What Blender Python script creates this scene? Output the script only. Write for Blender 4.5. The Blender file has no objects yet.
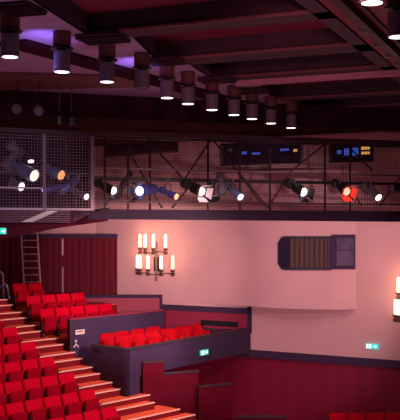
import bpy, math, random
from mathutils import Vector, Matrix
random.seed(7)
F=900.0; HY=228.0; CZ=8.0
col=bpy.context.scene.collection
V=Vector
def at(px,py,Z): return V(((px-200)/F*Z, Z, CZ+(HY-py)/F*Z))
def gh(px,py,h):            # point at height h (above the eye) seen in that direction
    Z=F*h/(HY-py); return V(((px-200)/F*Z, Z, CZ+h))
# ------------------------------------------------------------------ materials
def mat(name,c,rough=.6,c2=None,scale=8,metal=0,emit=None,es=0,bump=0,spec=.5):
    m=bpy.data.materials.new(name); m.use_nodes=True; nt=m.node_tree; b=nt.nodes['Principled BSDF']
    b.inputs['Roughness'].default_value=rough; b.inputs['Metallic'].default_value=metal
    b.inputs['Specular IOR Level'].default_value=spec
    if c2 is None: c2=tuple(x*.8 for x in c)
    tc=nt.nodes.new('ShaderNodeTexCoord'); n=nt.nodes.new('ShaderNodeTexNoise'); n.inputs['Scale'].default_value=scale; n.inputs['Detail'].default_value=4
    r=nt.nodes.new('ShaderNodeValToRGB'); r.color_ramp.elements[0].position=.35; r.color_ramp.elements[1].position=.65
    r.color_ramp.elements[0].color=(*c2,1); r.color_ramp.elements[1].color=(*c,1)
    nt.links.new(tc.outputs['Object'],n.inputs['Vector']); nt.links.new(n.outputs['Fac'],r.inputs['Fac']); nt.links.new(r.outputs['Color'],b.inputs['Base Color'])
    if bump:
        bp=nt.nodes.new('ShaderNodeBump'); bp.inputs['Strength'].default_value=bump; nt.links.new(n.outputs['Fac'],bp.inputs['Height']); nt.links.new(bp.outputs['Normal'],b.inputs['Normal'])
    if emit: b.inputs['Emission Color'].default_value=(*emit,1); b.inputs['Emission Strength'].default_value=es
    return m
def striped(name,c,c2,scale,rough=.8,axis='X'):
    m=mat(name,c,rough); nt=m.node_tree; b=nt.nodes['Principled BSDF']
    w=nt.nodes.new('ShaderNodeTexWave'); w.bands_direction=axis; w.inputs['Scale'].default_value=scale; w.inputs['Distortion'].default_value=.6
    r=nt.nodes.new('ShaderNodeValToRGB'); r.color_ramp.elements[0].color=(*c2,1); r.color_ramp.elements[1].color=(*c,1)
    tc=nt.nodes.new('ShaderNodeTexCoord'); nt.links.new(tc.outputs['Object'],w.inputs['Vector'])
    nt.links.new(w.outputs['Fac'],r.inputs['Fac']); nt.links.new(r.outputs['Color'],b.inputs['Base Color']); return m
M={
'pink':mat('pink_plaster',(.66,.41,.42),.85,(.63,.385,.395),1.2,bump=.03),
'ceil':mat('ceiling_mauve',(.38,.25,.42),.6,(.32,.20,.34),2),
'ceilred':mat('ceiling_red',(.17,.012,.03),.6,(.14,.01,.024),2),
'dark':mat('dark_plum',(.050,.022,.036),.7,(.040,.018,.03),3),'housing':mat('plum_housing',(.16,.125,.16),.6,(.13,.10,.13),6),
'black':mat('black_paint',(.012,.011,.014),.5,(.008,.008,.01),10),
'brown':mat('brown_board',(.16,.055,.045),.6,(.12,.04,.035),2),
'edge':mat('edge_strip',(.22,.08,.09),.35,(.17,.06,.07),5),
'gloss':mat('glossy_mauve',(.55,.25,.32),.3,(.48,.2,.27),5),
'navy':mat('navy_carpet',(.046,.020,.068),.9,(.034,.016,.052),14,bump=.1),
'magenta':striped('magenta_panel',(.30,.022,.065),(.25,.018,.055),6,.6),
'seat':mat('red_velvet',(.60,.0006,.020),.9,(.52,.0005,.017),25,bump=.1,spec=.05),
'tub':mat('red_upholstery',(.40,.002,.009),.9,(.32,.0015,.007),20,bump=.1,spec=.08),
'pan':mat('red_seat_shaded_underside',(.36,.0006,.014),.9,(.30,.0005,.012),20,spec=.05),  # darker red puts the folded cushion's shade into its colour
'carpet':mat('carpet_lit_tone',(.95,.14,.06),.95,(.82,.11,.045),10,bump=.1,spec=.1),  # overhead light on the treads put into the carpet colour
'riser':mat('carpet_shaded_tone',(.22,.012,.02),.95,(.18,.01,.017),10,spec=.1),  # same carpet as the treads, its shaded tone painted in
'nosing':mat('pale_nosing',(.98,.66,.52),.5,(.9,.58,.45),12),
'curtain':striped('curtain_cloth',(.115,.0012,.016),(.10,.001,.014),2.2,.95),
'redwall':striped('dark_red_panelling',(.24,.001,.032),(.21,.001,.027),.5,.6),
'redpanel':mat('red_partition',(.13,.001,.016),.8,(.11,.0008,.013),3,spec=.15),
'steel':mat('galvanised_steel',(.30,.22,.25),.45,(.22,.16,.19),20,metal=.5),
'wire':mat('wire_mesh',(.26,.14,.18),.5,(.20,.11,.14),20,metal=.3),
'pipe':mat('bridge_pipe',(.045,.018,.026),.6,(.035,.014,.02),10,spec=.3),
'ladder':mat('ladder_metal',(.55,.38,.36),.5,(.48,.33,.31),20),'drape':mat('dark_matte',(.045,.012,.022),.95,(.032,.009,.016),3,spec=.05),
'bronze':mat('sconce_bronze',(.12,.07,.06),.35,(.08,.045,.04),20,metal=.6),
'tube':mat('lamp_tube',(1,.8,.65),.4,emit=(1,.58,.34),es=3),
'dl':mat('downlight_lens',(1,1,1),.4,emit=(1,.84,.88),es=3),
'wood':mat('booth_blind',(.2,.1,.07),.7),
'glassd':mat('dark_glass',(.03,.02,.05),.08,(.025,.018,.045),4),
'glassg':mat('side_glass',(.13,.10,.17),.12,(.09,.07,.13),3),
'paper':mat('white_paper',(.75,.66,.66),.8),
'cream':mat('lit_grating_cream',(.8,.7,.65),.8),
'deckm':mat('deck_plum',(.022,.010,.024),.8,(.017,.008,.019),6,spec=.2),
'fascia':mat('fascia_red',(.055,.004,.014),.9,(.045,.003,.011),4,spec=.1),
'green':mat('exit_green',(.02,.5,.45),.5,emit=(.05,.62,.58),es=.85),
'white':mat('exit_white',(.9,.95,.95),.5,emit=(.65,1,.95),es=1.2),
'silver':mat('silver_tube',(.75,.75,.85),.4),
'bluebody':mat('blue_lit_housing',(.04,.05,.28),.4),
'slate':mat('slate_housing',(.13,.20,.36),.4),
'greybody':mat('grey_housing',(.16,.14,.18),.4),
'lw':mat('lens_white',(1,1,1),.3,emit=(1,.90,.93),es=2.2),
'lo':mat('lens_orange',(1,.5,.2),.3,emit=(1,.33,.11),es=1.3),
'lwarm':mat('lens_warm',(1,.8,.6),.3,emit=(1,.68,.46),es=2.2),
'lb':mat('lens_blue',(.5,.5,1),.3,emit=(.50,.50,1),es=2.4),
'lr':mat('lens_red',(1,.3,.2),.3,emit=(1,.40,.26),es=1.6),
'gelred':mat('red_gel',(.75,.03,.02),.4,emit=(1,.04,.02),es=.7),
'off':mat('lens_unlit',(.2,.18,.24),.2),
'scrb':mat('screen_blue',(.02,.05,.3),.3,emit=(.05,.12,.6),es=.6),
'scry':mat('screen_amber',(.5,.3,.1),.3,emit=(1,.45,.12),es=.7),
}
M['blind']=striped('striped_blind',(.10,.055,.04),(.03,.015,.015),1.9)
# ------------------------------------------------------------------ mesh builder
class MB:
    def __init__(s): s.v=[]; s.f=[]
    def add(s,vs,fs):
        n=len(s.v); s.v+= [V(x) for x in vs]; s.f+=[tuple(i+n for i in f) for f in fs]; return s
    def hexa(s,b,t):   # bottom quad, top quad
        return s.add(list(b)+list(t),[(3,2,1,0),(4,5,6,7),(0,1,5,4),(1,2,6,5),(2,3,7,6),(3,0,4,7)])
    def box(s,c,sx,sy,sz,R=None):
        c=V(c); R=R or Matrix.Identity(3); q=[(-1,-1),(1,-1),(1,1),(-1,1)]
        return s.hexa([c+R@V((a*sx/2,b*sy/2,-sz/2)) for a,b in q],[c+R@V((a*sx/2,b*sy/2,sz/2)) for a,b in q])
    def bbox(s,c,sx,sy,sz,R=None,bv=.02):   # box with chamfered top and sides
        c=V(c); R=R or Matrix.Identity(3); rings=[]
        for z,k in ((-sz/2,bv),(-sz/2+bv,0),(sz/2-bv,0),(sz/2,bv)):
            x,y=sx/2-k,sy/2-k; b=bv*.7
            rings.append([c+R@V(p+(z,)) for p in ((-x+b,-y),(x-b,-y),(x,-y+b),(x,y-b),(x-b,y),(-x+b,y),(-x,y-b),(-x,-y+b))])
        return s.loft(rings)
    def loft(s,rings,cap=True,closed=True):
        n=len(rings[0]); vs=[p for r in rings for p in r]; fs=[]
        for i in range(len(rings)-1):
            for j in range(n if closed else n-1):
                k=(j+1)%n; fs.append((i*n+j,i*n+k,(i+1)*n+k,(i+1)*n+j))
        if cap and closed: fs.append(tuple(reversed(range(n)))); fs.append(tuple(range((len(rings)-1)*n,len(rings)*n)))
        return s.add(vs,fs)
    def lathe(s,o,axis,prof,n=16,cap=True):    # prof [(dist along axis, radius)]
        o=V(o); q=V(axis).normalized().to_track_quat('Z','Y')
        return s.loft([[o+q@V((r*math.cos(2*math.pi*i/n),r*math.sin(2*math.pi*i/n),d)) for i in range(n)] for d,r in prof],cap)
    def tube(s,a,b,r,n=8):
        a=V(a);b=V(b); return s.lathe(a,b-a,[(0,r),((b-a).length,r)],n)
    def path(s,pts,r,n=6):
        for a,b in zip(pts,pts[1:]): s.tube(a,b,r,n)
        return s
    def bar(s,a,b,w,h):     # rectangular bar between two points
        a=V(a);b=V(b);d=(b-a).normalized(); up=V((0,0,1)) if abs(d.z)<.9 else V((0,1,0)); sd=d.cross(up).normalized()*w/2; u=sd.cross(d).normalized()*h/2
        return s.hexa([a-sd-u,a+sd-u,a+sd+u,a-sd+u],[b-sd-u,b+sd-u,b+sd+u,b-sd+u])
    def prism(s,poly,z0,z1):
        n=len(poly); return s.loft([[V((p[0],p[1],z0)) for p in poly],[V((p[0],p[1],z1)) for p in poly]])
    def build(s,name,m,parent=None,loc=None,smooth=False):
        if parent is not None: loc=parent['_w'] if '_w' in parent else None; loc=V(loc) if loc is not None else V((0,0,0))
        elif loc is None:
            lo=[min(v[i] for v in s.v) for i in range(3)]; hi=[max(v[i] for v in s.v) for i in range(3)]
            loc=V(((lo[0]+hi[0])/2,(lo[1]+hi[1])/2,lo[2]))
        loc=V(loc)
        me=bpy.data.meshes.new(name); me.from_pydata([tuple(v-loc) for v in s.v],[],s.f); me.validate(); me.update()
        import bmesh
        bm=bmesh.new(); bm.from_mesh(me); bmesh.ops.recalc_face_normals(bm,faces=bm.faces); bm.to_mesh(me); bm.free()
        if smooth:
            for p in me.polygons: p.use_smooth=True
        o=bpy.data.objects.new(name,me); me.materials.append(M[m]); col.objects.link(o)
        if parent is not None: o.parent=parent; o['_w']=list(loc)
        else: o.location=loc; o['_w']=list(loc)
        return o
def tag(o,label,cat,group=None,kind=None):
    if label: o['label']=label
    if cat: o['category']=cat
    if group: o['group']=group
    if kind: o['kind']=kind
    return o
def struct(o): o['kind']='structure'; return o
def empty(name,loc,label,cat,group=None):
    o=bpy.data.objects.new(name,None); o.empty_display_size=.1; o.location=V(loc); o['_w']=list(V(loc)); col.objects.link(o); return tag(o,label,cat,group)
def copy_tree(o,parent=None):
    c=o.copy(); col.objects.link(c); c.parent=parent
    for ch in list(o.children): copy_tree(ch,c)
    return c
# ------------------------------------------------------------------ directions of the place
Rd=V((.664,.747,0)).normalized(); Ud=V((-.747,.664,0)).normalized(); ZU=V((0,0,1))
A0=V((-3.07,25.8,CZ-5.10)); PIT=.9; RISE=.375
def A(k):
    h=abs(k-round(k))>.1; return A0+Ud*(PIT*(k+(.11 if h else 0)))+ZU*(RISE*(k+(.06 if h else 0)))
def wallpt(px,off=0):       # the long wall seen across the hall
    a=V((1.907,33.0)); d=V((4.82,-2.70)).normalized(); r=(px-200)/F
    t=(r*a.y-a.x)/(d.x-r*d.y); p=a+d*t; n=V((d.y,-d.x)).normalized(); return p+n*off
WD=V((4.82,-2.70,0)).normalized(); WN=V((WD.y,-WD.x,0))
if WN.y>0: WN=-WN
def wp(px,py,off=0):
    p=wallpt(px,0); q=V((p.x,p.y,0)); q+=WN*off; return V((q.x,q.y,CZ+(HY-py)/F*q.y))
# ------------------------------------------------------------------ shell
struct(MB().box((0,18,-.15),40,52,.3).build('floor','redwall'))
wl=V((-4.3,36.4)); wr_=wallpt(520)
w0=wallpt(96)
TOP=CZ+3.9
# main pink wall above the navy ledge, plus dark red panelling below it
def wallseg(a,b,z0,z1,th,m,name):
    a=V((a[0],a[1],0)); b=V((b[0],b[1],0)); d=(b-a).normalized(); n=V((-d.y,d.x,0))
    if n.y<0: n=-n
    mb=MB(); mb.hexa([a+ZU*z0,b+ZU*z0,b+n*th+ZU*z0,a+n*th+ZU*z0],[a+ZU*z1,b+ZU*z1,b+n*th+ZU*z1,a+n*th+ZU*z1])
    return struct(mb.build(name,m))
HB=CZ-4.56
wallseg(w0,wr_,HB,TOP,.3,'pink','wall_right')
wallseg((w0.x+.05,w0.y+.05),wr_,0,HB,.25,'redwall','wall_right_lower')
wallseg((-16,w0.y),(w0.x,w0.y),0,TOP,.3,'pink','wall_back')
wallseg((-16,-4),(-16,w0.y),0,CZ+5,-.3,'redwall','wall_left')
# navy ledge band between pink and red
a=wp(150,352,0);b=wp(520,352,0)
mb=MB(); mb.hexa([V((a.x,a.y,HB-.16)),V((b.x,b.y,HB-.16)),V((b.x,b.y,HB-.16))+WN*.14,V((a.x,a.y,HB-.16))+WN*.14],[V((a.x,a.y,HB+.10)),V((b.x,b.y,HB+.10)),V((b.x,b.y,HB+.10))+WN*.14,V((a.x,a.y,HB+.10))+WN*.14])
struct(mb.build('trim_1','navy'))
# ------------------------------------------------------------------ ceiling with coffers
HC=3.9; BD=V((.919,-.394,0)).normalized(); R0=gh(343,24,HC); RDir=(gh(400,73,HC)-R0).normalized()
def toright(p):
    # p + BD t = R0 + RDir s
    det=BD.x*(-RDir.y)+RDir.x*BD.y; dx=R0.x-p.x; dy=R0.y-p.y
    t=(dx*(-RDir.y)+RDir.x*dy)/det; return p+BD*t
NL=[gh(-5,-26,HC),gh(135,37,HC),gh(192,65,HC),gh(261,84,HC),gh(294,101,HC)]
FL=[gh(89,35,HC),gh(160,61,HC),gh(214,79,HC),gh(276,100,HC),gh(306,110,HC)]
NR=[toright(p) for p in NL]; FR=[toright(p) for p in FL]
def slab(mb,poly,th=.12): mb.prism([(p.x,p.y) for p in poly],CZ+HC,CZ+HC+th)
yb=31.5
def quad(a,b,c,d,name,m):
    mb=MB(); slab(mb,[a,b,c,d]); return struct(mb.build(name,m))
# left field as strips following the zigzag
mb=MB(); chain=[]
for i in range(5): chain+=[NL[i],FL[i]]
chain.append(V((FL[4].x+.4,yb,0)))
for p,q in zip(chain,chain[1:]): 
    slab(mb,[V((-16,p.y-.0,0)),p,q,V((-16,q.y,0))]) if q.y>p.y+.02 else None
slab(mb,[V((-16,2,0)),V((NR[0].x,2,0)),NR[0],NL[0],V((-16,NL[0].y,0))])
struct(mb.build('ceiling','ceil'))
# beams between the coffers, each with a pale lower edge strip on its near side
for i in range(5):
    n=i+2
    if i<4: q=[FL[i],NL[i+1],NR[i+1],FR[i]]
    else: q=[FL[4],V((FL[4].x+.4,yb,0)),toright(V((FL[4].x+.4,yb,0))),FR[4]]
    # where successive corners step back the band follows the zigzag
    mb=MB(); mb.prism([(p.x,p.y) for p in q],CZ+HC,CZ+HC+.42); o=struct(mb.build('trim_%d'%n,'dark'))
    e=MB(); e.bar(FL[i]+V((0,-.03,.03)),FR[i]+V((0,-.03,.03)),.05,.05); e.build('edge_strip','edge' ,o)
# recess top
mb=MB(); zt=CZ+HC+.42
mb.prism([(-5,8),(14,8),(14,32),(3,32),(-5,20)],zt,zt+.1); struct(mb.build('ceiling_recess','ceilred'))
# inner side faces of the coffers on the left
mb=MB()
for i in range(5):
    mb.hexa([NL[i],FL[i],FL[i]+V((-.06,0,0)),NL[i]+V((-.06,0,0))],[NL[i]+ZU*.41,FL[i]+ZU*.41,FL[i]+V((-.06,0,.41)),NL[i]+V((-.06,0,.41))])
struct(mb.build('ceiling_coffer_side','dark'))
# right field
mb=MB(); rr=[R0-RDir*8,R0+RDir*16]
slab(mb,[rr[0],V((16,rr[0].y,0)),V((16,rr[1].y,0)),rr[1]]); struct(mb.build('ceiling_right_field','ceilred'))
mb=MB(); s0=R0-RDir*8+V((-.35,0,-.0)); s1=R0+RDir*12+V((-.35,0,0))
mb.hexa([s0,s0+V((.4,0,0)),s1+V((.4,0,0)),s1],[p+ZU*.42 for p in (s0,s0+V((.4,0,0)),s1+V((.4,0,0)),s1)])
struct(mb.build('ceiling_edge_beam','dark'))
# bright band below fourth coffer
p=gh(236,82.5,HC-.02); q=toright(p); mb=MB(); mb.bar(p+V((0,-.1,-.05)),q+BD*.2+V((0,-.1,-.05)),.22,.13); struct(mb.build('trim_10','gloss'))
# bulkhead across, above the bridge
b0=V((-16,21.6,0)); b1=V((14,32.4,0)); bd=(b1-b0).normalized(); bn=V((-bd.y,bd.x,0))
mb=MB(); z0,z1=CZ+3.22,CZ+HC
mb.hexa([b0+ZU*z0,b1+ZU*z0,b1+bn*.4+ZU*z0,b0+bn*.4+ZU*z0],[b0+ZU*z1,b1+ZU*z1,b1+bn*.4+ZU*z1,b0+bn*.4+ZU*z1]); struct(mb.build('ceiling_bulkhead','drape'))
mb=MB(); mb.prism([(-16,b0.y+.3),(14,b1.y+.3),(14,38),(-16,38)],CZ+3.3,CZ+3.42); struct(mb.build('ceiling_rear','drape'))
# brown board under the left field, dark trough behind the downlights
q=[gh(-30,72,3.87),gh(130,76,3.87),gh(150,86,3.87),gh(-30,90,3.87)]; mb=MB(); mb.prism([(p.x,p.y) for p in q],CZ+3.84,CZ+3.9); struct(mb.build('trim_11','brown'))
mb=MB(); p,q=gh(12,42,3.87),gh(262,110,3.87); mb.bar(p,q,.75,.07); struct(mb.build('trim_12','drape'))
# track on the right
t=empty('lighting_track',gh(372,33,3.8),'long black lighting track running diagonally under the ceiling at upper right','track')
p,q=gh(322,-16,3.8),gh(412,69,3.8); MB().bar(p,q,.16,.13).build('rail','black',t)
for f in (.42,.6,.75,.88):
    c=p.lerp(q,f); MB().box(c+V((-.1,0,-.03)),.22,.06,.10).build('track_clip','greybody',t)
mb=MB(); mb.bar(gh(360,4,3.86),gh(412,57,3.86),.05,.03); tag(mb.build('ceiling_conduit','black'),'thin black conduit on the red ceiling beside the diagonal track','conduit')
# louvre panels beside the coffer corners
LV=[(0,40,11,'dark louvre panel at the top left corner of the ceiling'),(80,126,40,'dark louvre panel just below the first ceiling beam corner, above the third downlight'),(146,182,62.5,'dark louvre panel left of the second ceiling step corner'),(200,234,81,'dark louvre panel beside the third ceiling step corner'),(236,268,92,'faint louvre panel beside the fourth ceiling step corner')]
for x0,x1,y,l in LV:
    c=gh((x0+x1)/2,y,3.82); half=(x1-x0)/2/F*c.y
    t=empty('ceiling_louvre',c,l,'louvre','louvre panels along the stepped ceiling edge')
    mb=MB(); mb.box(c+ZU*.04,half*2,.75,.03,Matrix.Rotation(-.3,3,'Z')); mb.build('backing','dark',t)
    for k in range(5):
        MB().box(c+Matrix.Rotation(-.3,3,'Z')@V((0,-.3+.15*k,0)),half*2,.04,.05,Matrix.Rotation(-.3,3,'Z')).build('slat','pipe',t)
# ------------------------------------------------------------------ downlights
DL=[(10,57,1),(62,72,1),(107,82,1),(142,89,0),(167,98,1),(188,104,1),(212,110,1),(234,115,1),(252,119,1),(271,123.5,1),(291,128,1),(372,3,1),(398,37,1)]
DLab=['lit cylinder downlight at the far left of the ceiling row','second lit cylinder downlight from the left, below a violet glow','third lit cylinder downlight from the left, under the first beam corner','unlit cylinder downlight in the ceiling row','lit cylinder downlight just right of the unlit one','lit downlight second to the right of the unlit one','lit downlight third to the right of the unlit one','lit downlight fourth from the right end of the long row','lit downlight third from the right end of the long row','lit downlight last but one in the long row','smallest lit downlight, at the right end of the long row','large lit downlight at the top edge near the diagonal track','large lit downlight cut by the right edge of the photo']
def downlight(px,py,on,lab):
    h=3.1; c=gh(px,py,h); r=.165 if px<330 else .17
    t=empty('downlight',c,lab,'ceiling light','cylinder downlights under the ceiling')
    MB().lathe(c,(0,0,1),[(0,r),(.02,r+.012),(.05,r),(.40,r),(.42,r*.6)],20).build('housing','housing',t)
    MB().lathe(c+ZU*-.002,(0,0,1),[(-.002,r*.86),(.02,r*.86)],20).build('lens','dl' if on else 'black',t)
    MB().lathe(c+ZU*.42,(0,0,1),[(0,r*.5),(.03,r*.5),(.03,r*1.35),(.06,r*1.35)],16).build('flange','black',t)
    MB().lathe(c+ZU*.48,(0,0,1),[(0,r*.95),(.06,r*1.1),(.30,r*1.1),(.32,r*.9)],16).build('mounting_drum','brown',t)
    if on:
        l=bpy.data.lights.new('downlight_beam','SPOT'); l.energy=60; l.spot_size=1.0; l.spot_blend=.6; l.color=(1,.8,.78); l.shadow_soft_size=.12
        lo=bpy.data.objects.new('downlight_beam',l); lo.location=c+V((0,0,-.05)); col.objects.link(lo)
for (px,py,on),lb in zip(DL,DLab): downlight(px,py,on,lb)
# ------------------------------------------------------------------ lighting bridge
P0=V((-2.84,25.6,0)); P1=V((6.9,28.78,0)); bdir=(P1-P0).normalized(); bnm=V((-bdir.y,bdir.x,0))   # bnm points away from the camera
def bp(px,py,off=0):
    r=(px-200)/F; a=P0+bnm*off; t=(r*a.y-a.x)/(bdir.x-r*bdir.y); p=a+bdir*t; return V((p.x,p.y,CZ+(HY-py)/F*p.y))
def bh(px,h,off=0):
    p=bp(px,0,off); return V((p.x,p.y,CZ+h))
LB=empty('lighting_bridge',bh(250,.3),'long meshed steel lighting bridge crossing the hall in front of the pink wall','lighting bridge')
HT=2.66; HD=.50
MB().bar(bh(92,HT+.04),bh(430,HT+.04),.12,.14).build('top_beam','pipe',LB)
MB().bar(bh(92,HT+.06,.95),bh(430,HT+.06,.95),.12,.14).build('rear_top_beam','pipe',LB)
MB().bar(bh(92,1.72,.1),bh(430,1.66,.1),.05,.05).build('mid_rail','steel',LB)
MB().bar(bh(92,1.45,.45),bh(430,1.42,.45),.09,.09).build('lamp_pipe','black',LB)
MB().bar(bh(92,1.43,.95),bh(430,1.43,.95),.05,.05).build('rear_rail','pipe',LB)
MB().bar(bh(92,.76),bh(430,.74),.05,.05).build('lower_rail','pipe',LB)
def deck(x0,x1):
    a,b,c,d=bh(x0,HD-.18),bh(x1,HD-.18),bh(x1,HD-.18,.95),bh(x0,HD-.18,.95)
    return MB().hexa([a,b,c,d],[p+ZU*.22 for p in (a,b,c,d)])
deck(88,430).build('deck','deckm',LB)
MB().bar(bh(88,.36,-.04),bh(430,.30,-.04),.05,.22).build('deck_edge','deckm',LB)
for x in (105,128,208,240,325,410): MB().tube(bh(x,HD,.06),bh(x,HT,.06),.035).build('post','pipe',LB)
for x in (150,270,350): MB().tube(bh(x,HD,.95),bh(x,HT,.95),.035).build('rear_post','pipe',LB)
for x0,y0,x1,y1 in [(128,150,162,208),(146,138,184,180),(184,180,212,138),(172,208,196,178),(212,138,262,205),(237,170,268,208),(268,208,290,172),(345,143,372,170),(290,172,330,140),(345,182,362,206),(105,205,128,178),(380,206,405,170)]:
    MB().tube(bp(x0,y0,.9),bp(x1,y1,.9),.028).build('brace','pipe',LB)
def mesh_panel(pt,x0,x1,z0f,z1f,nx,nz,r,name,m,par):
    mb=MB()
    for i in range(nx+1):
        x=x0+(x1-x0)*i/nx; mb.bar(pt(x,z0f),pt(x,z1f),r,r)
    for j in range(nz+1):
        z=z0f+(z1f-z0f)*j/nz; mb.bar(pt(x0,z),pt(x1,z),r,r)
    return mb.build(name,m,par)
for x0,x1 in ((94,208),(208,325),(325,428)):
    mesh_panel(lambda x,z: bh(x,z,-.02),x0,x1,HD,HT,int((x1-x0)/3.0),28,.0085,'mesh_panel','pipe',LB)
# cage at the left end of the bridge
C0=V((-5.9,24.0,0)); C1=bh(93,0,-.3); C1=V((C1.x,C1.y,0)); cdir=(C1-C0).normalized(); cnm=V((-cdir.y,cdir.x,0))
def cg(px,h,off=0):
    r=(px-200)/F; a=C0+cnm*off; t=(r*a.y-a.x)/(cdir.x-r*cdir.y); p=a+cdir*t; return V((p.x,p.y,CZ+h))
def cgp(px,py,off=0):
    p=cg(px,0,off); return V((p.x,p.y,CZ+(HY-py)/F*p.y))
CG=empty('lighting_cage',cg(45,.45),'wire mesh lighting cage at the left end of the bridge, full of spotlights','cage')
MB().bar(cg(-40,2.66),cg(94,2.62),.12,.12).build('top_beam','pipe',CG)
MB().bar(cg(-40,2.45,.02),cg(94,2.45,.02),.04,.04).build('upper_rail','pipe',CG)
MB().bar(cg(-40,1.09),cg(46,1.09),.05,.05).build('hand_rail','steel',CG)
MB().bar(cg(-40,.52),cg(94,.52),.06,.06).build('bottom_rail','steel',CG)
MB().bar(cg(-40,1.55,.6),cg(94,1.55,.6),.08,.08).build('lamp_pipe','black',CG)
for x in (-30,44.5,92.5): MB().bar(cg(x,.5),cg(x,2.64),.09,.09).build('post','steel',CG)
for x in (20,66): MB().tube(cg(x,.5,1.0),cg(x,2.64,1.0),.03).build('rear_post','pipe',CG)
for x0,x1 in ((-25,44),(45,92)):
    mesh_panel(lambda x,z: cg(x,z,-.02),x0,x1,.52,2.6,int((x1-x0)/3.1),25,.0085,'mesh_panel','wire',CG)
rings=[]
for i in range(90):
    p=cg(-30+1.365*i,0,2.6+.06*math.sin(i*1.3)); rings.append([V((p.x,p.y,CZ+.5)),V((p.x,p.y,CZ+2.7)),V((p.x,p.y+.02,CZ+2.7)),V((p.x,p.y+.02,CZ+.5))])
tag(MB().loft(rings).build('dark_backdrop','drape'),'added dark backdrop cloth behind the spotlights of the cage','drape')  # made-up cloth, darkens the view through the cage
# sloping mesh apron under it
def apr(x,f):
    a=cgp(x,211,0); b=cgp(min(x,73) if x>60 else x,222.0,.5); return a.lerp(b,f)
mb=MB(); n=48
for i in range(n+1):
    x=-25+119*i/n; mb.bar(apr(x,0),apr(x,1),.010,.010)
for j in range(7): mb.bar(apr(-25,j/6),apr(70,j/6),.012,.012)
mb.build('mesh_apron','wire',CG)
mb=MB(); a,b,c,d=cgp(-25,211,.08),cgp(93,210,.08),cgp(72,222,.58),cgp(-25,222.5,.58)
mb.hexa([a,b,c,d],[p+V((0,.02,.02)) for p in (a,b,c,d)]); mb.build('apron_sheet','navy',CG)
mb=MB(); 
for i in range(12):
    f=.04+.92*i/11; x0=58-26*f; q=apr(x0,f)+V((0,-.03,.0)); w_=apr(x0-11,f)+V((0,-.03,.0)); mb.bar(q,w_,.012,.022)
mb.build('lit_grating_strip','cream',CG)  # pale slats paint the patch of light on the grating
mb=MB(); a,b,c,d=cgp(94,210,.0),cgp(110,208,.3),cgp(88,220,.62),cgp(72,221.5,.5)
mb.hexa([a,b,c,d],[p+ZU*.02 for p in (a,b,c,d)]); mb.build('apron_end','black',CG)
# slanting red fascia below cage
mb=MB(); a,b,c,d=cgp(-30,222,.66),cgp(108,218.5,.66),cgp(108,221,.66),cgp(-30,246,.66)
e=cgp(58,228,.66)
poly=[a,b,c,e,d]; mb.loft([poly,[p+cnm*.25 for p in poly]]); struct(mb.build('trim_13','fascia'))
# ------------------------------------------------------------------ stage lamps
def lamp(cx,cy,lx,ly,Z,r,toward,body,lens,label,doors=False,pipe_h=1.5,yoke=True,square=False,doorm='black',long=1.0,fc=.62):
    toward=max(.08,fc*math.hypot(lx-cx,ly-cy)/F*Z); c=at(cx,cy,Z); l=at(lx,ly,Z-toward); d=(l-c); L=max(d.length,.12)*2*long; d.normalize()
    t=empty('stage_spotlight',c,label,'stage light','spotlights on the lighting bridge')
    back=l-d*L
    MB().lathe(back,d,[(0,r*.45),(.03,r*.75),(L*.3,r*.85),(L*.32,r*.7),(L*.55,r*.7),(L*.6,r),(L-.01,r*1.02),(L-.03,r*.9)],16).build('housing',body,t)
    MB().lathe(l-d*.045,d,[(0,r*.85),(.03,r*.8),(.045,r*.55)],16 if not square else 4).build('lens',lens,t)
    # ribs
    mb=MB()
    for k in range(4): mb.lathe(back+d*(L*(.08+.055*k)),d,[(0,r*.93),(.012,r*.93)],16)
    mb.build('cooling_fins',body,t)
    side=d.cross(ZU).normalized(); m=c
    if yoke:
        top=V((m.x,m.y,CZ+pipe_h)); yk=top-ZU*min(.12,(top-m).length*.4)
        mb=MB(); mb.path([m-side*r*1.15,m-side*r*1.15+(yk-m)*.75,yk,m+side*r*1.15+(yk-m)*.75,m+side*r*1.15],.014); mb.build('yoke','black',t)
        MB().tube(yk,top+ZU*.02,.02).build('clamp','steel',t)
    if doors:
        up=side.cross(d).normalized()
        for a,b in ((up,side),(-up,side),(side,up),(-side,up)):
            p=l+a*r; mb=MB(); q=[p-b*r*.8,p+b*r*.8,p+b*r*1.1+d*r*1.1+a*r*.5,p-b*r*1.1+d*r*1.1+a*r*.5]
            mb.hexa(q,[x+a*.012 for x in q]); mb.build('barn_door',doorm,t)
    return t
lamp(20,169,35,176,24.9,.19,.35,'slate','lwarm','big slate profile spotlight with warm lens, first large one in the cage',pipe_h=1.6,long=1.1)
lamp(51,171,62,175.5,25.3,.16,.25,'slate','lo','spotlight with orange lens in the cage, right of the cage post',pipe_h=1.6,long=.9)
lamp(79,193,87,197,25.6,.10,.25,'greybody','lw','small spotlight with white lens low in the cage corner',pipe_h=1.5,fc=0.9)
lamp(12,183,22,187,24.9,.14,.5,'greybody','lw','broad white floodlight low in the cage behind the hand rail',pipe_h=1.4,long=.6)
lamp(10,159,3,166,25.0,.12,.1,'greybody','off','unlit pale lamp at the far left of the cage',pipe_h=1.6)
lamp(30,155,31,162,25.0,.10,.3,'black','lw','small bright lamp high in the cage above the big slate spotlight',pipe_h=1.6,long=.8)
lamp(51,189,43,191,25.2,.10,.3,'bluebody','lb','blue spotlight in the cage low behind the post, pointing left',pipe_h=1.5,long=1.2)
lamp(103,186,114,191,26.0,.13,.4,'black','lw','black spotlight with square white lens, first on the bridge right of the cage',doors=True,pipe_h=1.45,fc=1.1)
lamp(148,190,139,191,26.4,.17,.55,'bluebody','lb','spotlight glowing blue-white and turned left, with a blue lit housing',doors=True,pipe_h=1.45,long=.9,fc=2.0)
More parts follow.
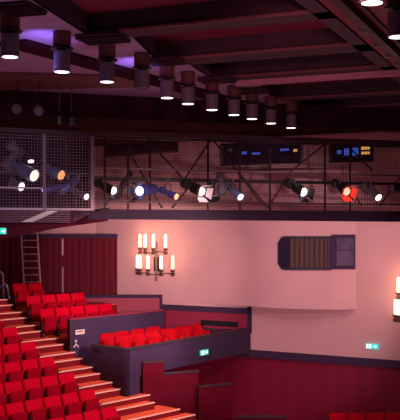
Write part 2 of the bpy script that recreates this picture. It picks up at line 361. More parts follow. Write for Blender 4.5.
lamp(168,193,177,197,26.5,.11,.25,'bluebody','lo','blue-tinted spotlight with small orange lens on the bridge',pipe_h=1.45,long=1.0,fc=0.8)
lamp(192,187,202,192,26.6,.16,.4,'black','lw','black spotlight with white barn doors beside the bowl lamp',doors=True,pipe_h=1.45,doorm='paper',fc=1.1)
lamp(221,184,222,194,26.9,.14,.1,'greybody','off','unlit grey lamp hanging straight down between two lit ones',pipe_h=1.45)
lamp(233,191,241,197.5,26.9,.12,.3,'slate','lw','slim slate spotlight with round white lens right of the unlit grey lamp',pipe_h=1.45,long=1.1,fc=0.9)
lamp(295,187,304,192.5,27.3,.16,.4,'black','lw','black spotlight with white lens below the dark upper window, pointing right',doors=True,pipe_h=1.45,fc=1.2)
lamp(340,187,347,192,27.7,.15,.4,'black','lr','black spotlight with glowing red barn doors',doors=True,pipe_h=1.45,doorm='gelred',fc=1.3)
lamp(371,191,379,198,28.0,.13,.35,'greybody','lw','spotlight with round white lens just right of the red one',pipe_h=1.45,fc=1.0)
lamp(398,189,391,188,28.2,.15,.2,'black','off','unlit black lamp at the right edge of the photo',pipe_h=1.45)
lamp(16,150,8,143,25.2,.15,.1,'greybody','off','unlit grey lamp tilted up at the top left of the cage',pipe_h=1.7,long=.9)
lamp(38,160,44,153,25.3,.12,.1,'black','off','unlit black lamp tilted up beside the cage post',pipe_h=1.7,long=.9)
lamp(68,186,60,192,25.6,.12,.1,'bluebody','off','unlit blue-tinted lamp low in the right half of the cage',pipe_h=1.5,long=1.1)
lamp(126,180,122,187,26.3,.10,.1,'black','off','small unlit black lamp hanging between the square-lens spotlight and the blue one',pipe_h=1.45,long=1.1)
# bowl lamp
c=at(212,198,26.7); t=empty('bowl_floodlight',c,'dark bowl-shaped floodlight hanging from the bridge with pale rim','stage light')
MB().lathe(c-ZU*.12,(0,0,1),[(0,.10),(.04,.20),(.15,.26),(.17,.24),(.1,.18)],20).build('bowl','black',t)
MB().lathe(c+ZU*.035,(0,0,1),[(0,.22),(.012,.235),(.024,.22)],20).build('rim_lens','paper',t)
mb=MB(); mb.tube(c+ZU*.05,c+ZU*.55,.09,12); mb.build('stem','black',t)
# hanging cables with dark lamps
for x,y0,y1,l in ((59,85,113,'left one of two small dark lamps hung on pale cables above the cage'),(71,91,114,'right one of two small dark lamps hung on pale cables above the cage')):
    p=at(x,y1,23.6); q=V((p.x,p.y,CZ+3.86)); t=empty('hanging_lamp',p,l,'hanging lamp','dark lamps on pale cables')
    MB().path([q,q.lerp(p,.5)+V((.02,0,0)),p],.012).build('cable','edge',t)
    MB().lathe(p-ZU*.3,(0,0,1),[(0,.13),(.2,.15),(.28,.08),(.32,.03)],12).build('housing','black',t)
for x,y,l in ((17,107,'round dark loudspeaker hung under the ceiling at far left'),(39,109,'round dark loudspeaker right of its twin, left of the hanging cables')):
    p=at(x,y,23.4); t=empty('round_loudspeaker',p,l,'loudspeaker','round loudspeakers')
    MB().lathe(p+V((0,.2,0)),(0,-1,-.2),[(0,.07),(.08,.13),(.26,.15),(.28,.14)],16).build('cabinet','dark',t)
    MB().lathe(p+V((0,-.08,-.055)),(0,-1,-.2),[(0,.125),(.02,.11)],16).build('grille','greybody',t)
    MB().tube(p+V((0,.1,.1)),V((p.x,p.y+.1,CZ+3.87)),.015).build('hanger','black',t)
# ------------------------------------------------------------------ windows in the upper wall behind the bridge
def win(x0,y0,x1,y1,n,inner):
    a,b=wp(x0,y1,.05),wp(x1,y1,.05); zt=wp(x0,y0,.05).z; zb=a.z; a.z=b.z=0
    mb=MB(); fr=.07
    for (u0,u1,za,zb2) in ((0,1,zt-fr,zt),(0,1,zb,zb+fr)):
        mb.bar(a.lerp(b,u0)+ZU*((za+zb2)/2),a.lerp(b,u1)+ZU*((za+zb2)/2),.14,fr)
    for u in (0,1): mb.bar(a.lerp(b,u)+ZU*zb,a.lerp(b,u)+ZU*zt,.1,.1)
    o=struct(mb.build('window_%d'%n,'black'))
    g=MB(); g.hexa([a+ZU*zb,b+ZU*zb,b-WN*.03+ZU*zb,a-WN*.03+ZU*zb],[a+ZU*zt,b+ZU*zt,b-WN*.03+ZU*zt,a-WN*.03+ZU*zt]); p=g.build('pane','glassd',o)
    for (u,v,wu,wv,m) in inner:
        c=a.lerp(b,u)+ZU*(zb+(zt-zb)*v)+WN*.03; mb=MB(); W=(b-a).length*wu; H=(zt-zb)*wv
        mb.bar(c-WD*W/2,c+WD*W/2,.03,H); mb.build('lit_display',m,o)
win(222,144,302,166,1,[(.12,.7,.05,.14,'off'),(.3,.55,.06,.12,'scrb'),(.45,.5,.1,.1,'scrb'),(.62,.66,.04,.18,'edge'),(.8,.6,.1,.1,'scrb'),(.93,.55,.04,.1,'scry')])
win(331,146,372,163,2,[(.22,.62,.10,.22,'scrb'),(.42,.6,.14,.4,'scrb'),(.62,.6,.14,.45,'scrb'),(.86,.78,.2,.16,'scry'),(.86,.5,.2,.14,'scry'),(.64,.28,.3,.1,'off')])
# dark ducts behind upper left
mb=MB(); mb.tube(at(108,152,32),at(176,146,31),.22,14); tag(mb.build('air_duct','dark'),'dark tapered duct behind the bridge mesh near the upper left','duct')
# ------------------------------------------------------------------ control booth
hb=CZ-2.80
def pl(px,Z): return V(((px-200)/F*Z,Z,0))
W1=wallpt(188); W2=wallpt(356)
low=[]; Wb=wallpt(186)
for i in range(15):
    px=186+11*i; f=i/14; w=wallpt(px); g=30.82+ (340-px)*.0076; f=min(1,f*1.35); f=f*f*(3-2*f); low.append(pl(px,w.y*(1-f)+g*f))
low+=[V((W2.x,W2.y,0)),V((W2.x+.5,W2.y+.8,0)),V((Wb.x+.3,Wb.y+.5,0))]
up=[V(p) for p in low]; up[14]=pl(331,30.90); up[13]=pl(321,30.97)
BT=empty('control_booth',(pl(290,31).x,31,hb),'pink rounded control booth bulging from the wall with a wide dark window','control booth')
# body split around the window: lower, upper, and mid
zw0=CZ+(HY-270)/F*31; zw1=CZ+(HY-235.5)/F*31
mb=MB()
def ring(f,z): return [a.lerp(b,f)+ZU*z for a,b in zip(low,up)]
mb.loft([ring(0,hb),ring(.15,hb+.2),ring(.3,hb+.5),ring(.5,hb+.8),ring(.8,zw0-.25),ring(1,zw0),ring(1,zw1),ring(1,CZ+2.0)])
bo=mb.build('body','pink',BT,smooth=True); bo.data.set_sharp_from_angle(angle=.6)
# front window, rounded at left
def fp(px,py,off=.04):
    # on the booth front polyline
    r=(px-200)/F
    for a,b in zip(up[:15],up[1:16]):
        d=b-a; den=d.x-r*d.y
        if abs(den)<1e-6: continue
        t=(r*a.y-a.x)/den
        if -.001<=t<=1.001:
            p=a+d*t; n=V((d.y,-d.x,0)).normalized()
            if n.y>0:n=-n
            p=p+n*off; return V((p.x,p.y,CZ+(HY-py)/F*p.y))
    p=a; return V((p.x,p.y,CZ))
def sheet(x0,x1,yt,yb,off,th,name,m,par,rl=0,n=14):
    fr=[];bk=[];top=[];bot=[]
    xs=[x0+(x1-x0)*i/n for i in range(n+1)]
    rings=[]
    for x in xs:
        u=(x-x0); k=0
        if rl and u<rl: k=rl-math.sqrt(max(0,rl*rl-(rl-u)**2))
        k=min(k,(yb-yt)/2-.3)
        rings.append([fp(x,yt+k,off),fp(x,yb-k,off),fp(x,yb-k,off-th),fp(x,yt+k,off-th)])
    return MB().loft(rings).build(name,m,par)
wf=sheet(278,330.2,236,270.3,.05,.06,'front_window_frame','black',BT,rl=7)
sheet(280,328,237.6,268.6,.07,.05,'pane','glassd',wf,rl=6)
sheet(291,327,238.5,267.6,.10,.05,'striped_blind','blind',wf)
for x in (300,309,318): sheet(x,x+.7,238.5,267.6,.115,.03,'mullion','black',wf,n=1)
sw=sheet(331.2,355,234.6,269.3,.05,.06,'side_window_frame','navy',BT)
sheet(336,353.2,238,265.5,.08,.06,'side_pane','glassg',sw)
sheet(336.5,352.5,250,250.8,.1,.04,'side_transom','navy',sw,n=1)
MB().bar(fp(330.6,236,.08),fp(330.6,270,.08),.08,.08).build('corner_post','navy',BT)
# ------------------------------------------------------------------ wall sconces
def sconce(px,label,dy=0,grp='candelabra wall lamps on the pink wall'):
    base=wp(px,262+dy,0); s=base.y/F*(1.08 if dy else 1)
    t=empty('wall_sconce',base,label,'wall lamp',grp)
    W3=V((WD.x,WD.y,0)); cen=base+WN*.12
    def pz(y): return CZ+(HY-(262+dy+(y-262)*(1.06 if dy else 1)))/F*base.y
    MB().lathe(V((cen.x,cen.y,pz(281))),(0,0,1),[(0,.02),(.05,.05),(.25,.04),(pz(244)-pz(281)-.1,.04),(pz(244)-pz(281),.06),(pz(243)-pz(281)+.06,.02)],12).build('stem','steel',t)
    mb=MB(); mb.box(V((base.x,base.y,pz(264)))+WN*.05,.26,.1,.55,Matrix.Rotation(math.atan2(WD.y,WD.x),3,'Z')); mb.build('wall_plate','bronze',t)
    for offs,y0,y1,yr,rad in (((-17.5,-12,-3.5,8.5),234,247,251.5,.78),((-20.3,-17.3,-9,4.3,15.5),255,268,272.5,.84)):
        tips=[]
        for o in offs:
            u=o*s; v=math.sqrt(max(.02,rad*rad-u*u)); 
            # wall slants, so undo the shear that pushes outward things sideways
            p=base+W3*(u/ W3.x*.97 + .0)+WN*v*.75
            d=(px+o)-( p.x/p.y*F+200); p+=W3*(d*s*1.0)
            tips.append(p)
            sh=MB().lathe(V((p.x,p.y,pz(y1))),(0,0,1),[(0,.05),(.05,.060),(.44,.056),(.5,.04)],12).build('glass_tube','tube',t)
            MB().lathe(V((p.x,p.y,pz(y1+7))),(0,0,1),[(0,.07),(.03,.08),(.11,.08),(.12,.04),(.15,.04),(.17,.085),(.23,.09),(.235,.05)],12).build('cup','bronze',t)
            l=bpy.data.lights.new('sconce_glow','POINT'); l.energy=5; l.color=(1,.5,.28); l.shadow_soft_size=.25
            lo=bpy.data.objects.new('sconce_glow',l); lo.location=V((p.x,p.y,pz(y0)+.12))+WN*.12; col.objects.link(lo)
        z=pz(yr)
        pts=[V((p.x,p.y,z)) for p in tips]; c=V((cen.x,cen.y,z-.06))
        MB().path(pts[:-2]+[pts[-3].lerp(c,.5)-ZU*.05,c],.018).build('arm','bronze',t)
        MB().path([c,c.lerp(pts[-2],.5)-ZU*.05,pts[-2],pts[-1]],.018).build('arm','bronze',t)
sconce(158,'candelabra wall lamp with glowing tubes in two tiers, left of the booth')
sconce(415.5,'candelabra wall lamp cut off by the right edge of the photo',46)
# ------------------------------------------------------------------ exit signs
def sign(c,w,h,right,label,flip=1):
    t=empty('exit_sign',c,label,'exit sign','green exit signs'); n=V((right.y,-right.x,0)); 
    if n.y>0:n=-n
    mb=MB(); mb.bar(c-right*w/2,c+right*w/2,.06,h); mb.build('sign_box','green',t)
    f=c+n*.035
    mb=MB(); mb.bar(f-right*w*.44,f-right*w*.06,.01,h*.78); mb.build('door_symbol','white',t)
    mb=MB(); g=f+n*.008
    mb.bar(g-right*w*.27+ZU*h*.2,g-right*w*.2-ZU*h*.12,.01,h*.14); mb.bar(g-right*w*.22-ZU*h*.1,g-right*w*.33-ZU*h*.32,.01,h*.1); mb.bar(g-right*w*.22-ZU*h*.1,g-right*w*.13-ZU*h*.3,.01,h*.1); mb.bar(g-right*w*.33,g-right*w*.16+ZU*h*.08,.01,h*.08)
    mb.lathe(g-right*w*.25+ZU*h*.3,n,[(0,h*.08),(.01,h*.08)],8); mb.build('running_figure','green',t)
    mb=MB(); mb.bar(f+right*w*.1,f+right*w*.36,.01,h*.18); mb.bar(f+right*w*.36,f+right*w*.24+ZU*h*.28,.01,h*.14); mb.bar(f+right*w*.36,f+right*w*.24-ZU*h*.28,.01,h*.14); mb.build('arrow','white',t)
sign(wp(373,346.3,.08),.44,.17,V((WD.x,WD.y,0)),'small green exit sign on the pink wall, above the dark ledge')
sign(cgp(0,231,.6),.34,.17,V((cdir.x,cdir.y,0)),'green exit sign on the red fascia at the left edge')
# ------------------------------------------------------------------ stairs and terraces
WR={0:2.32,-.5:2.16,-1:2.7,-1.5:3.0,-2:3.2,-2.5:3.4,-3:3.6}
def stepbox(k,w0_,w1_,depth,m='carpet',name='step',par=None,thick=.9):
    a=A(k)+Rd*w0_; b=A(k)+Rd*w1_
    return a,b
tre=MB(); ris=MB(); nos=[]
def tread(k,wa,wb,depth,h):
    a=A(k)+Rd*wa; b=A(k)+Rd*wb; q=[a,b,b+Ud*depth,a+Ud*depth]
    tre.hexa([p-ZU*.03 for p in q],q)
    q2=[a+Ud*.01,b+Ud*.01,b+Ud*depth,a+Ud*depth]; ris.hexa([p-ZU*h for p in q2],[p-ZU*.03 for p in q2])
def wmax(k,lim=35.9): return (lim-A(k).y)/Rd.y
k=-3.0
while k<=8.01:
    integer=abs(k-round(k))<.01
    wr=WR.get(k,1.65)
    if integer:
        tread(k,-11,.05,PIT+.02,.8)
        if 4<=k<=6: tread(k,wr,min(wmax(k)-.8,5.6 if k<5 else 6),PIT+.02,.8)
    tread(k,.05,wr,.40 if not integer else .92,.8)
    k+=.5
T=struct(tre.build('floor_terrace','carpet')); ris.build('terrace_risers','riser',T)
k=-3.0
while k<=8.01:
    wr=WR.get(k,1.65); integer=abs(k-round(k))<.01
    a=A(k)+Rd*(.02 if integer else .2); b=A(k)+Rd*wr
    mb=MB(); q=[a-Ud*.012,b-Ud*.012,b+Ud*.045,a+Ud*.045]; mb.hexa([p-ZU*.022 for p in q],[p+ZU*.010 for p in q]); mb.build('nosing','nosing',T); k+=.5
# ------------------------------------------------------------------ theatre seats
def make_seat():
    t=empty('theatre_seat',(0,0,0),'x','seat')
    # local: +X along the row, -Y the way the seat faces
    def seg(mb,w,pts,th,bev=.03):   # cushion as loft up a profile; pts (y,z)
        rings=[]
        for i,(y,z,sc) in enumerate(pts):
            x=w/2*sc; b=.03; h=th/2*(.6 if i in(0,len(pts)-1) else 1)
            rings.append([V(p) for p in ((-x+b,y-h,z),(x-b,y-h,z),(x,y-h+b,z),(x,y+h-.01,z),(x-b,y+h,z),(-x+b,y+h,z),(-x,y+h-.01,z),(-x,y-h+b,z))])
        mb.loft(rings)
    mb=MB(); seg(mb,.575,[(.0,.30,.90),(.01,.34,.94),(.05,.55,.98),(.16,.85,1),(.175,.885,.98),(.18,.90,.94)],.08); b=mb.build('backrest','seat',t); 
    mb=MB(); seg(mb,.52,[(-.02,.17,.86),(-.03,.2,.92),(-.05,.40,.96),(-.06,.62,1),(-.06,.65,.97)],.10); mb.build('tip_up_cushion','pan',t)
    mb=MB(); mb.box((0,-.07,.66),.47,.06,.014,Matrix.Rotation(-.1,3,'X')); mb.build('cushion_piping','tub',t)
    for s in (-1,1):
        mb=MB(); mb.box((s*.305,.02,.25),.03,.12,.50); mb.box((s*.305,0,.015),.05,.24,.03); mb.build('leg','black',t)
        mb=MB(); mb.bbox((s*.305,-.02,.50),.03,.26,.03,None,.008); mb.build('armrest','black',t)
    return t
seat0=make_seat(); first=[True]
rotR=math.atan2(Rd.y,Rd.x)
def place_seat(p,label,group,rot=rotR,sc=1.0):
    o=seat0 if first[0] else copy_tree(seat0); first[0]=False
    o.location=p; o.rotation_euler=(0,0,rot); o.scale=(sc,sc,sc); o['label']=label; o['group']=group
ordn=['first','second','third','fourth','fifth','sixth','seventh','eighth','ninth','tenth','eleventh']
SP=.625
rown={-2:'lowest row',-1:'second row from the bottom',0:'third row from the bottom',1:'fourth row from the bottom',2:'fifth row from the bottom',3:'sixth row from the bottom',4:'seventh row from the bottom',5:'top visible row'}
for k in range(-2,6):
    j=0
    while True:
        p=A(k)+Ud*.56-Rd*(.40+SP*j); px=p.x/p.y*F+200
        if px<-14: break
        place_seat(p,'red seat, %s from the aisle, %s of left block'%(ordn[j],rown[k]),'red seats in the left block'); j+=1
for k,ws,n,nm in ((6,1.98,2,'top row'),(5,1.86,4,'middle row'),(4,1.72,5,'front row')):
    for j in range(n):
        place_seat(A(k)+Ud*.50+Rd*(ws+.66*j),'red seat, %s from the aisle, %s of the upper block'%(ordn[j],nm),'red seats in the upper block',sc=1.02)
# bottom right row
zf=CZ-6.55
bx=[338.5,357,376,395]
a=at(320,300,27.3); mb=MB(); mb.prism([(a.x,26.6),(8.5,26.6),(8.5,28.2),(a.x,28.2)],zf-.6,zf); struct(mb.build('floor_stalls','riser'))
for i,x in enumerate(bx):
    place_seat(V(((x-200)/F*27.5,27.5,zf+.05)),'red seat back at the bottom right edge, %s from the left'%ordn[i],'seats along the bottom right edge',0,.90)
# ------------------------------------------------------------------ parapet boxes
TH=.14
def wallbox(name_mb,a,b,z0,z1,th,inward):
    a=V((a.x,a.y,0)); b=V((b.x,b.y,0)); i=V((inward.x,inward.y,0))*th
    name_mb.hexa([a+ZU*z0,b+ZU*z0,b+i+ZU*z0,a+i+ZU*z0],[a+ZU*z1,b+ZU*z1,b+i+ZU*z1,a+i+ZU*z1])
hp2=CZ-3.68
c2=V((-2.2,27.17,0)); l2=V((-3.39,28.22,0)); r2p=wallpt(252,0); r2=V((r2p.x,r2p.y,0)); fd=(r2-c2).normalized(); inn=V((-fd.y,fd.x,0))
B2=empty('lower_box_parapet',V((c2.x,c2.y,CZ-5.2)),'dark navy parapet of the lower side box, with armchairs behind it','parapet')
mb=MB(); wallbox(mb,c2,l2,CZ-5.4,hp2,TH,fd); mb.build('side_wall','navy',B2)
mb=MB(); wallbox(mb,c2+fd*.0,c2+fd*.62,CZ-5.4,hp2,TH,inn); wallbox(mb,c2+fd*.62,r2-fd*.1,hp2-.86,hp2,TH,inn); mb.build('front_wall','navy',B2)
mb=MB(); mb.bar(c2+inn*.07+ZU*(hp2+.015),r2+inn*.07-fd*.1+ZU*(hp2+.015),.20,.04); mb.bar(c2+fd*.07+ZU*(hp2+.013),l2+fd*.07+ZU*(hp2+.013),.20,.04); mb.build('capping','dark',B2)
p=c2.lerp(l2,.84); MB().box(V((p.x,p.y,hp2-.17))-fd*.01,.05,.22,.09,Matrix.Rotation(math.atan2(fd.y,fd.x),3,'Z')).build('side_notch','black',B2)  # plain dark notch in the side wall, no lamp
# box floor
flo=hp2-.62
mb=MB(); mb.prism([(p.x,p.y) for p in (c2+fd*.15+inn*.15,r2-fd*.5,V((-1.5,34.2,0)),l2+fd*.2)],flo-.12,flo); struct(mb.build('floor_box','riser'))
# side/back panel against the pink wall (box 2)
def wpanel(x0,x1,y0,y1,off,name,par,m,th=.06):
    a=wp(x0,0,off); b=wp(x1,0,off); za=wp(x0,y1,off).z; zt=wp((x0+x1)/2,y0,off).z; a.z=b.z=0
    mb=MB(); i=-V((WN.x,WN.y,0))*th; mb.hexa([a+ZU*za,b+ZU*za,b+i+ZU*za,a+i+ZU*za],[a+ZU*zt,b+ZU*zt,b+i+ZU*zt,a+i+ZU*zt]); return mb.build(name,m,par)
P2=empty('lower_box_back_panel',V((r2.x-1,r2.y,flo)),'magenta panel with navy frame and dark slot behind the lower box, against pink wall','panel')
wpanel(160,251,309,336,.13,'panel','0' if 0 else P2,'magenta')
wpanel(160,252.5,306.5,309.6,.18,'top_frame',P2,'navy',.12)
wpanel(249.3,252.5,307,333,.18,'end_frame',P2,'navy',.12)
wpanel(203,240,321,325,.17,'dark_slot',P2,'black')
wpanel(203,232,328.5,333,.19,'lower_dark_slot',P2,'dark')
# box 1
hp1=CZ-2.96
l1=V((-4.18,28.93,0)); r1=l1+Rd*4.35
B1=empty('upper_box_parapet',V((l1.x,l1.y,CZ-4.2)),'navy parapet of the upper side box carrying a white notice, behind the lower box','parapet')
mb=MB(); wallbox(mb,l1,r1,CZ-4.4,hp1,TH,Ud); mb.build('front_wall','navy',B1)
mb=MB(); wallbox(mb,l1,l1+Ud*.12+Rd*.0,CZ-4.4,hp1,.06,Rd); mb.bar(l1+Rd*.05-Ud*.02+ZU*(CZ-4.4),l1+Rd*.05-Ud*.02+ZU*hp1,.1,.06); mb.build('end_post','dark',B1)
mb=MB(); mb.bar(l1+Ud*.07+ZU*(hp1+.02),r1+Ud*.07+ZU*(hp1+.02),.18,.04); mb.build('capping','magenta',B1)
# notice and small figure sign on it
def onpar(px,py,off):
    r=(px-200)/F; a=l1-Ud*off; t=(r*a.y-a.x)/(Rd.x-r*Rd.y); p=a+Rd*t; return V((p.x,p.y,CZ+(HY-py)/F*p.y))
p=onpar(75.5,333,.02); q=onpar(84.5,331,.02); t=empty('notice',p,'small white paper notice on the navy parapet beside the aisle','notice')
p.z=q.z=(p.z+q.z)/2; MB().bar(p,q,.01,.15).build('paper_sheet','paper',t)
MB().bar(p.lerp(q,.15)+V((0,-.012,.02)),p.lerp(q,.85)+V((0,-.012,.02)),.004,.03).build('printed_line','redpanel',t)
p=onpar(76,341,.03); mb=MB(); mb.lathe(p+ZU*.0,(0,-1,0),[(0,.04),(.02,.04)],10); mb.bar(p,p-ZU*.13,.02,.035); mb.bar(p-ZU*.11,p-ZU*.2+Rd*.1,.02,.035); mb.bar(p-ZU*.11,p-ZU*.2-Rd*.1,.02,.035)
tag(mb.build('figure_sign','paper'),'tiny white figure sign below the white notice','fitting')
# magenta screen behind box 1
t=empty('upper_box_back_panel',at(118,310,34),'long magenta panel with navy top behind the upper box, under the curtain','panel')
def flat(x0,x1,y0,y1,Z,th,name,m,par):
    a=at(x0,y1,Z); b=at(x1,y0,Z); mb=MB(); mb.hexa([V((a.x,Z,a.z)),V((b.x,Z,a.z)),V((b.x,Z+th,a.z)),V((a.x,Z+th,a.z))],[V((a.x,Z,b.z)),V((b.x,Z,b.z)),V((b.x,Z+th,b.z)),V((a.x,Z+th,b.z))]); return mb.build(name,m,par)
flat(72,161,297.5,318,34.0,.08,'panel','magenta',t)
flat(72,162,295,298,33.96,.14,'top_frame','navy',t)
flat(159.5,162,295,318,33.95,.14,'end_frame','navy',t)
sign(c2+fd*3.98-inn*.06+V((0,0,CZ-4.2)),.42,.17,V((fd.x,fd.y,0)),'green exit sign on the navy parapet of the lower box')
# ------------------------------------------------------------------ tub armchairs in lower box
def make_tub():
    t=empty('tub_armchair',(0,0,0),'x','armchair')
    n=24; rings=[]
    def sq(a,rx,ry):
        c,q=math.cos(a),math.sin(a); e=.55
        return rx*math.copysign(abs(c)**e,c),ry*math.copysign(abs(q)**e,q)
    for i in range(n+1):
        a=math.radians(-42+264*i/n); k=max(0,math.sin(a)); h=.74+.20*min(1,k*1.6)**1.5
        o=sq(a,.35,.31); q=sq(a,.22,.19); m=sq(a,.31,.27); u=sq(a,.25,.22)
        rings.append([V(o+(.12,)),V((o[0]*1.02,o[1]*1.02,.5)),V(o+(h-.05,)),V(m+(h,)),V(u+(h,)),V(q+(h-.05,)),V(q+(.3,)),V(q+(.12,))])
    MB().loft(rings).build('shell','tub',t,smooth=True)
    MB().lathe((0,-.02,.14),(0,0,1),[(0,.2),(.04,.22),(.24,.22),(.28,.18),(.29,.05)],14).build('cushion','seat',t,smooth=True)
    for x,y in ((-.17,-.15),(.17,-.15),(-.17,.17),(.17,.17)): MB().tube((x,y,0),(x,y,.14),.02).build('leg','black',t)
    return t
tub0=make_tub(); ft=True
spots=[(0.64,.55),(1.32,.55),(2.14,.55),(2.96,.55),(3.78,.55),(4.55,.55),(.78,1.3),(1.45,1.3),(2.3,1.3),(3.1,1.3)]
tl=['nearest the front corner of the parapet','second from the parapet corner','third from the parapet corner','fourth from the parapet corner','second from the dark slot','nearest the dark slot']
tb=['leftmost','second from the left','second from the right','rightmost']
for i,(s,d) in enumerate(spots):
    o=tub0 if ft else copy_tree(tub0); ft=False
    p=c2+fd*s+inn*d; o.location=(p.x,p.y,flo); o.rotation_euler=(0,0,rotR-.15+.1*((i*7)%3-1))
    o['label']='red armchair in the lower box, parapet row, %s'%tl[i] if i<6 else 'red armchair in the lower box, rear row, %s'%tb[i-6]; o['group']='red armchairs in the lower box'
# ------------------------------------------------------------------ red partitions under the box
def part(x0,y0,x1,y1,Z0,Z1,label,name='low_partition'):
    a=at(x0,y0,Z0); b=at(x1,y1,Z1); z=(a.z+b.z)/2; a.z=b.z=0; d=(b-a).normalized(); n=V((-d.y,d.x,0))
    if n.y<0:n=-n
    t=empty(name,V((a.x,a.y,.0)),label,'partition')
    MB().hexa([a,b,b+n*.1,a+n*.1],[p+ZU*z for p in (a,b,b+n*.1,a+n*.1)]).build('panel','redpanel',t)
    MB().bar(a+n*.05+ZU*(z+.02),b+n*.05+ZU*(z+.02),.16,.05).build('top_rail','dark',t)
part(143,361,164,364,27.65,28.0,'tall dark red partition below the navy parapet, nearest the aisle steps')
part(164,372,199,374,28.05,28.6,'middle dark red partition stepping down under the parapet')
part(199,387,232,385,28.3,28.9,'lowest dark red partition at the bottom centre')
part(236,416,286,419,27.0,27.0,'low grey-topped barrier at the bottom edge')
# ------------------------------------------------------------------ curtains, ladder, chair
def curtain(x0,x1,y0,y1,Z,label):
    a=at(x0,y1,Z); b=at(x1,y0,Z); n=int((b.x-a.x)/.05); rings=[]
    for i in range(n+1):
        x=a.x+(b.x-a.x)*i/n; y=Z+.018*math.sin(i*1.3)+.012*math.sin(i*.7)
        rings.append([V((x,y,a.z)),V((x,y-.0,b.z)),V((x,y+.03,b.z)),V((x,y+.03,a.z))])
    o=MB().loft(rings).build('stage_curtain','curtain'); return tag(o,label,'curtain')
ZC=35.6
if True:
    curtain(-30,61.9,237,298,ZC,'dark red curtain behind the ladder, left of the pale slit')
    curtain(63.4,117.2,237,298,ZC+.05,'dark red curtain right of the pale slit, above the magenta panel')
o=flat(60,66.3,255.5,267,ZC-.12,.1,'curtain_clip','curtain',None); tag(o,'dark strap closing the middle of the curtain slit','curtain strap')
o=flat(61.2,63.4,239,255.5,ZC+.10,.03,'lit_slit_strip','paper',None); tag(o,'pale strip standing for the lit gap in the upper curtain slit','lit strip')  # white strip paints the lit wall showing through the gap
o=flat(62.6,65,267,294,ZC+.12,.03,'lit_slit_strip','paper',None); tag(o,'pale strip standing for the lit gap in the lower curtain slit','lit strip')  # lower gap, its light painted as a white strip too
o=flat(-30,117,234.2,238,ZC-.25,.3,'curtain_pelmet','navy',None); tag(o,'navy pelmet running over the dark red curtains','pelmet')
struct(flat(-30,118,295.5,299.5,ZC-.2,.12,'baseboard_back','navy',None))
# landing
zl=at(0,299,ZC).z
mb=MB(); mb.prism([(-12,33.2),(-3.6,33.6),(-3.6,36.3),(-12,36.3)],zl-.3,zl); struct(mb.build('floor_landing','riser'))
t=empty('ladder',at(33,299,34.6),'tall grey metal ladder leaning on the curtain wall at left','ladder')
def lp(px,py): f=(py-228)/71; return at(px,py,35.1-.5*f)
for x0,x1 in ((21,24.8),(37,41.6)): MB().bar(lp(x0,228),lp(x1,299),.05,.06).build('side_rail','ladder',t)
for i in range(10):
    y=233.5+6.9*i; f=(y-228)/71; MB().tube(lp(21+3.8*f,y),lp(37+4.6*f,y),.017).build('rung','ladder',t)
# folding chair at the left edge
c=at(2,299,32.6); zb=c.z; t=empty('metal_chair',c,'silver tubular metal chair at the left edge on the landing','chair')
def q(px,py,dz=0): return at(px,py,32.6+dz)
def tub(name,pts): MB().path(pts,.02).build(name,'silver',t)
tub('back_frame',[q(-8,300,.3),q(-6,272,.3),q(-2,270,.3),q(3,274,.3),q(4,300,.3)])
tub('front_leg',[q(4,283,-.3),q(7,285,-.3),q(9.5,299,-.3)]); tub('front_leg',[q(-9,284,-.3),q(-6,299,-.3)])
tub('brace',[q(4,283,-.3),q(-3,290,.1)]); 
MB().hexa([q(-9,287,.3),q(4,287,.3),q(6,288,-.3),q(-8,288,-.3)],[q(-9,286,.3),q(4,286,.3),q(6,287,-.3),q(-8,287,-.3)]).build('seat','slate',t)
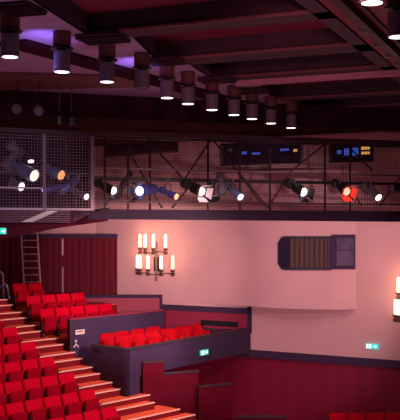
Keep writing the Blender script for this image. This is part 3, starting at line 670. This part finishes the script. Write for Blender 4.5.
# ------------------------------------------------------------------ lights
def area(loc,tgt,e,c,sx,sy=None,spread=3.14):
    l=bpy.data.lights.new('area_light','AREA'); l.energy=e; l.color=c; l.shape='RECTANGLE'; l.size=sx; l.size_y=sy or sx; l.spread=spread
    o=bpy.data.objects.new('area_light',l); o.location=loc; o.rotation_euler=(V(tgt)-V(loc)).to_track_quat('-Z','Y').to_euler(); col.objects.link(o); return o
def spot(loc,tgt,e,c,ang,soft=.3,blend=.6):
    l=bpy.data.lights.new('spot_light','SPOT'); l.energy=e; l.color=c; l.spot_size=math.radians(ang); l.spot_blend=blend; l.shadow_soft_size=soft
    o=bpy.data.objects.new('spot_light',l); o.location=loc; o.rotation_euler=(V(tgt)-V(loc)).to_track_quat('-Z','Y').to_euler(); col.objects.link(o); return o
spot((4,10,CZ-1.0),(2.0,33,CZ-2.2),5800,(1,.58,.62),30,.3,.5)
spot((-1,10,CZ-1.0),(-2.2,35,CZ-1.6),11500,(1,.58,.60),21,.3,.6)
spot((2,12,CZ+3.0),(1,33,CZ+.5),700,(1,.30,.40),50,.3,.8)
for x,e in ((155,44),(180,46),(215,46),(290,22),(360,14),(425,20)):  # added, unseen strips under the bridge to wash the wall
    p=bh(x,.24,.0); area(p,p+bnm*3-ZU*1.2,e,(1,.56,.60),1.9,.12)
spot((6,20,CZ+3.2),(-5.2,27.5,CZ-4.4),6000,(1,.70,.70),44,.4,.6)
spot((1,22,CZ+3.4),(-1,30,CZ-3.8),350,(1,.66,.70),46,.4,.6)
spot((2,14,CZ+2),(3,31,CZ-6),1100,(1,.6,.6),40,.4,.8)
spot((0,14,CZ+.6),(-4.8,25,CZ+1.6),1100,(.8,.7,1),18,.3,.5)  # added, unseen spot to bring out the lamp housings in the cage
# violet uplights between the downlights, aimed at the ceiling
for px,py in ((48,36),(137,62)):
    p=gh(px,py,3.9); spot(p-ZU*1.3+V((0,-.7,0)),p,260,(.34,.25,1),56,.15,1.0)
area((0,17,CZ-3.5),(0,21,CZ+4),300,(1,.46,.66),14,10)
w=bpy.data.worlds.new('hall_air'); bpy.context.scene.world=w; w.use_nodes=True; w.node_tree.nodes['Background'].inputs['Color'].default_value=(.35,.14,.28,1); w.node_tree.nodes['Background'].inputs['Strength'].default_value=.05
# ------------------------------------------------------------------ camera
cd=bpy.data.cameras.new('camera'); cam=bpy.data.objects.new('camera',cd); col.objects.link(cam); cam.location=(0,0,CZ); cam.rotation_euler=(math.pi/2,0,0)
cd.sensor_fit='AUTO'; cd.sensor_width=36; cd.lens=F/420*36; cd.shift_y=(HY-210)/420; cd.clip_end=200
sc=bpy.context.scene; sc.camera=cam; sc.view_settings.view_transform='Standard'; sc.view_settings.look='None'; sc.view_settings.gamma=1; sc.view_settings.exposure=0; sc.view_settings.use_curve_mapping=False
for o in bpy.data.objects:
    if '_w' in o: del o['_w']
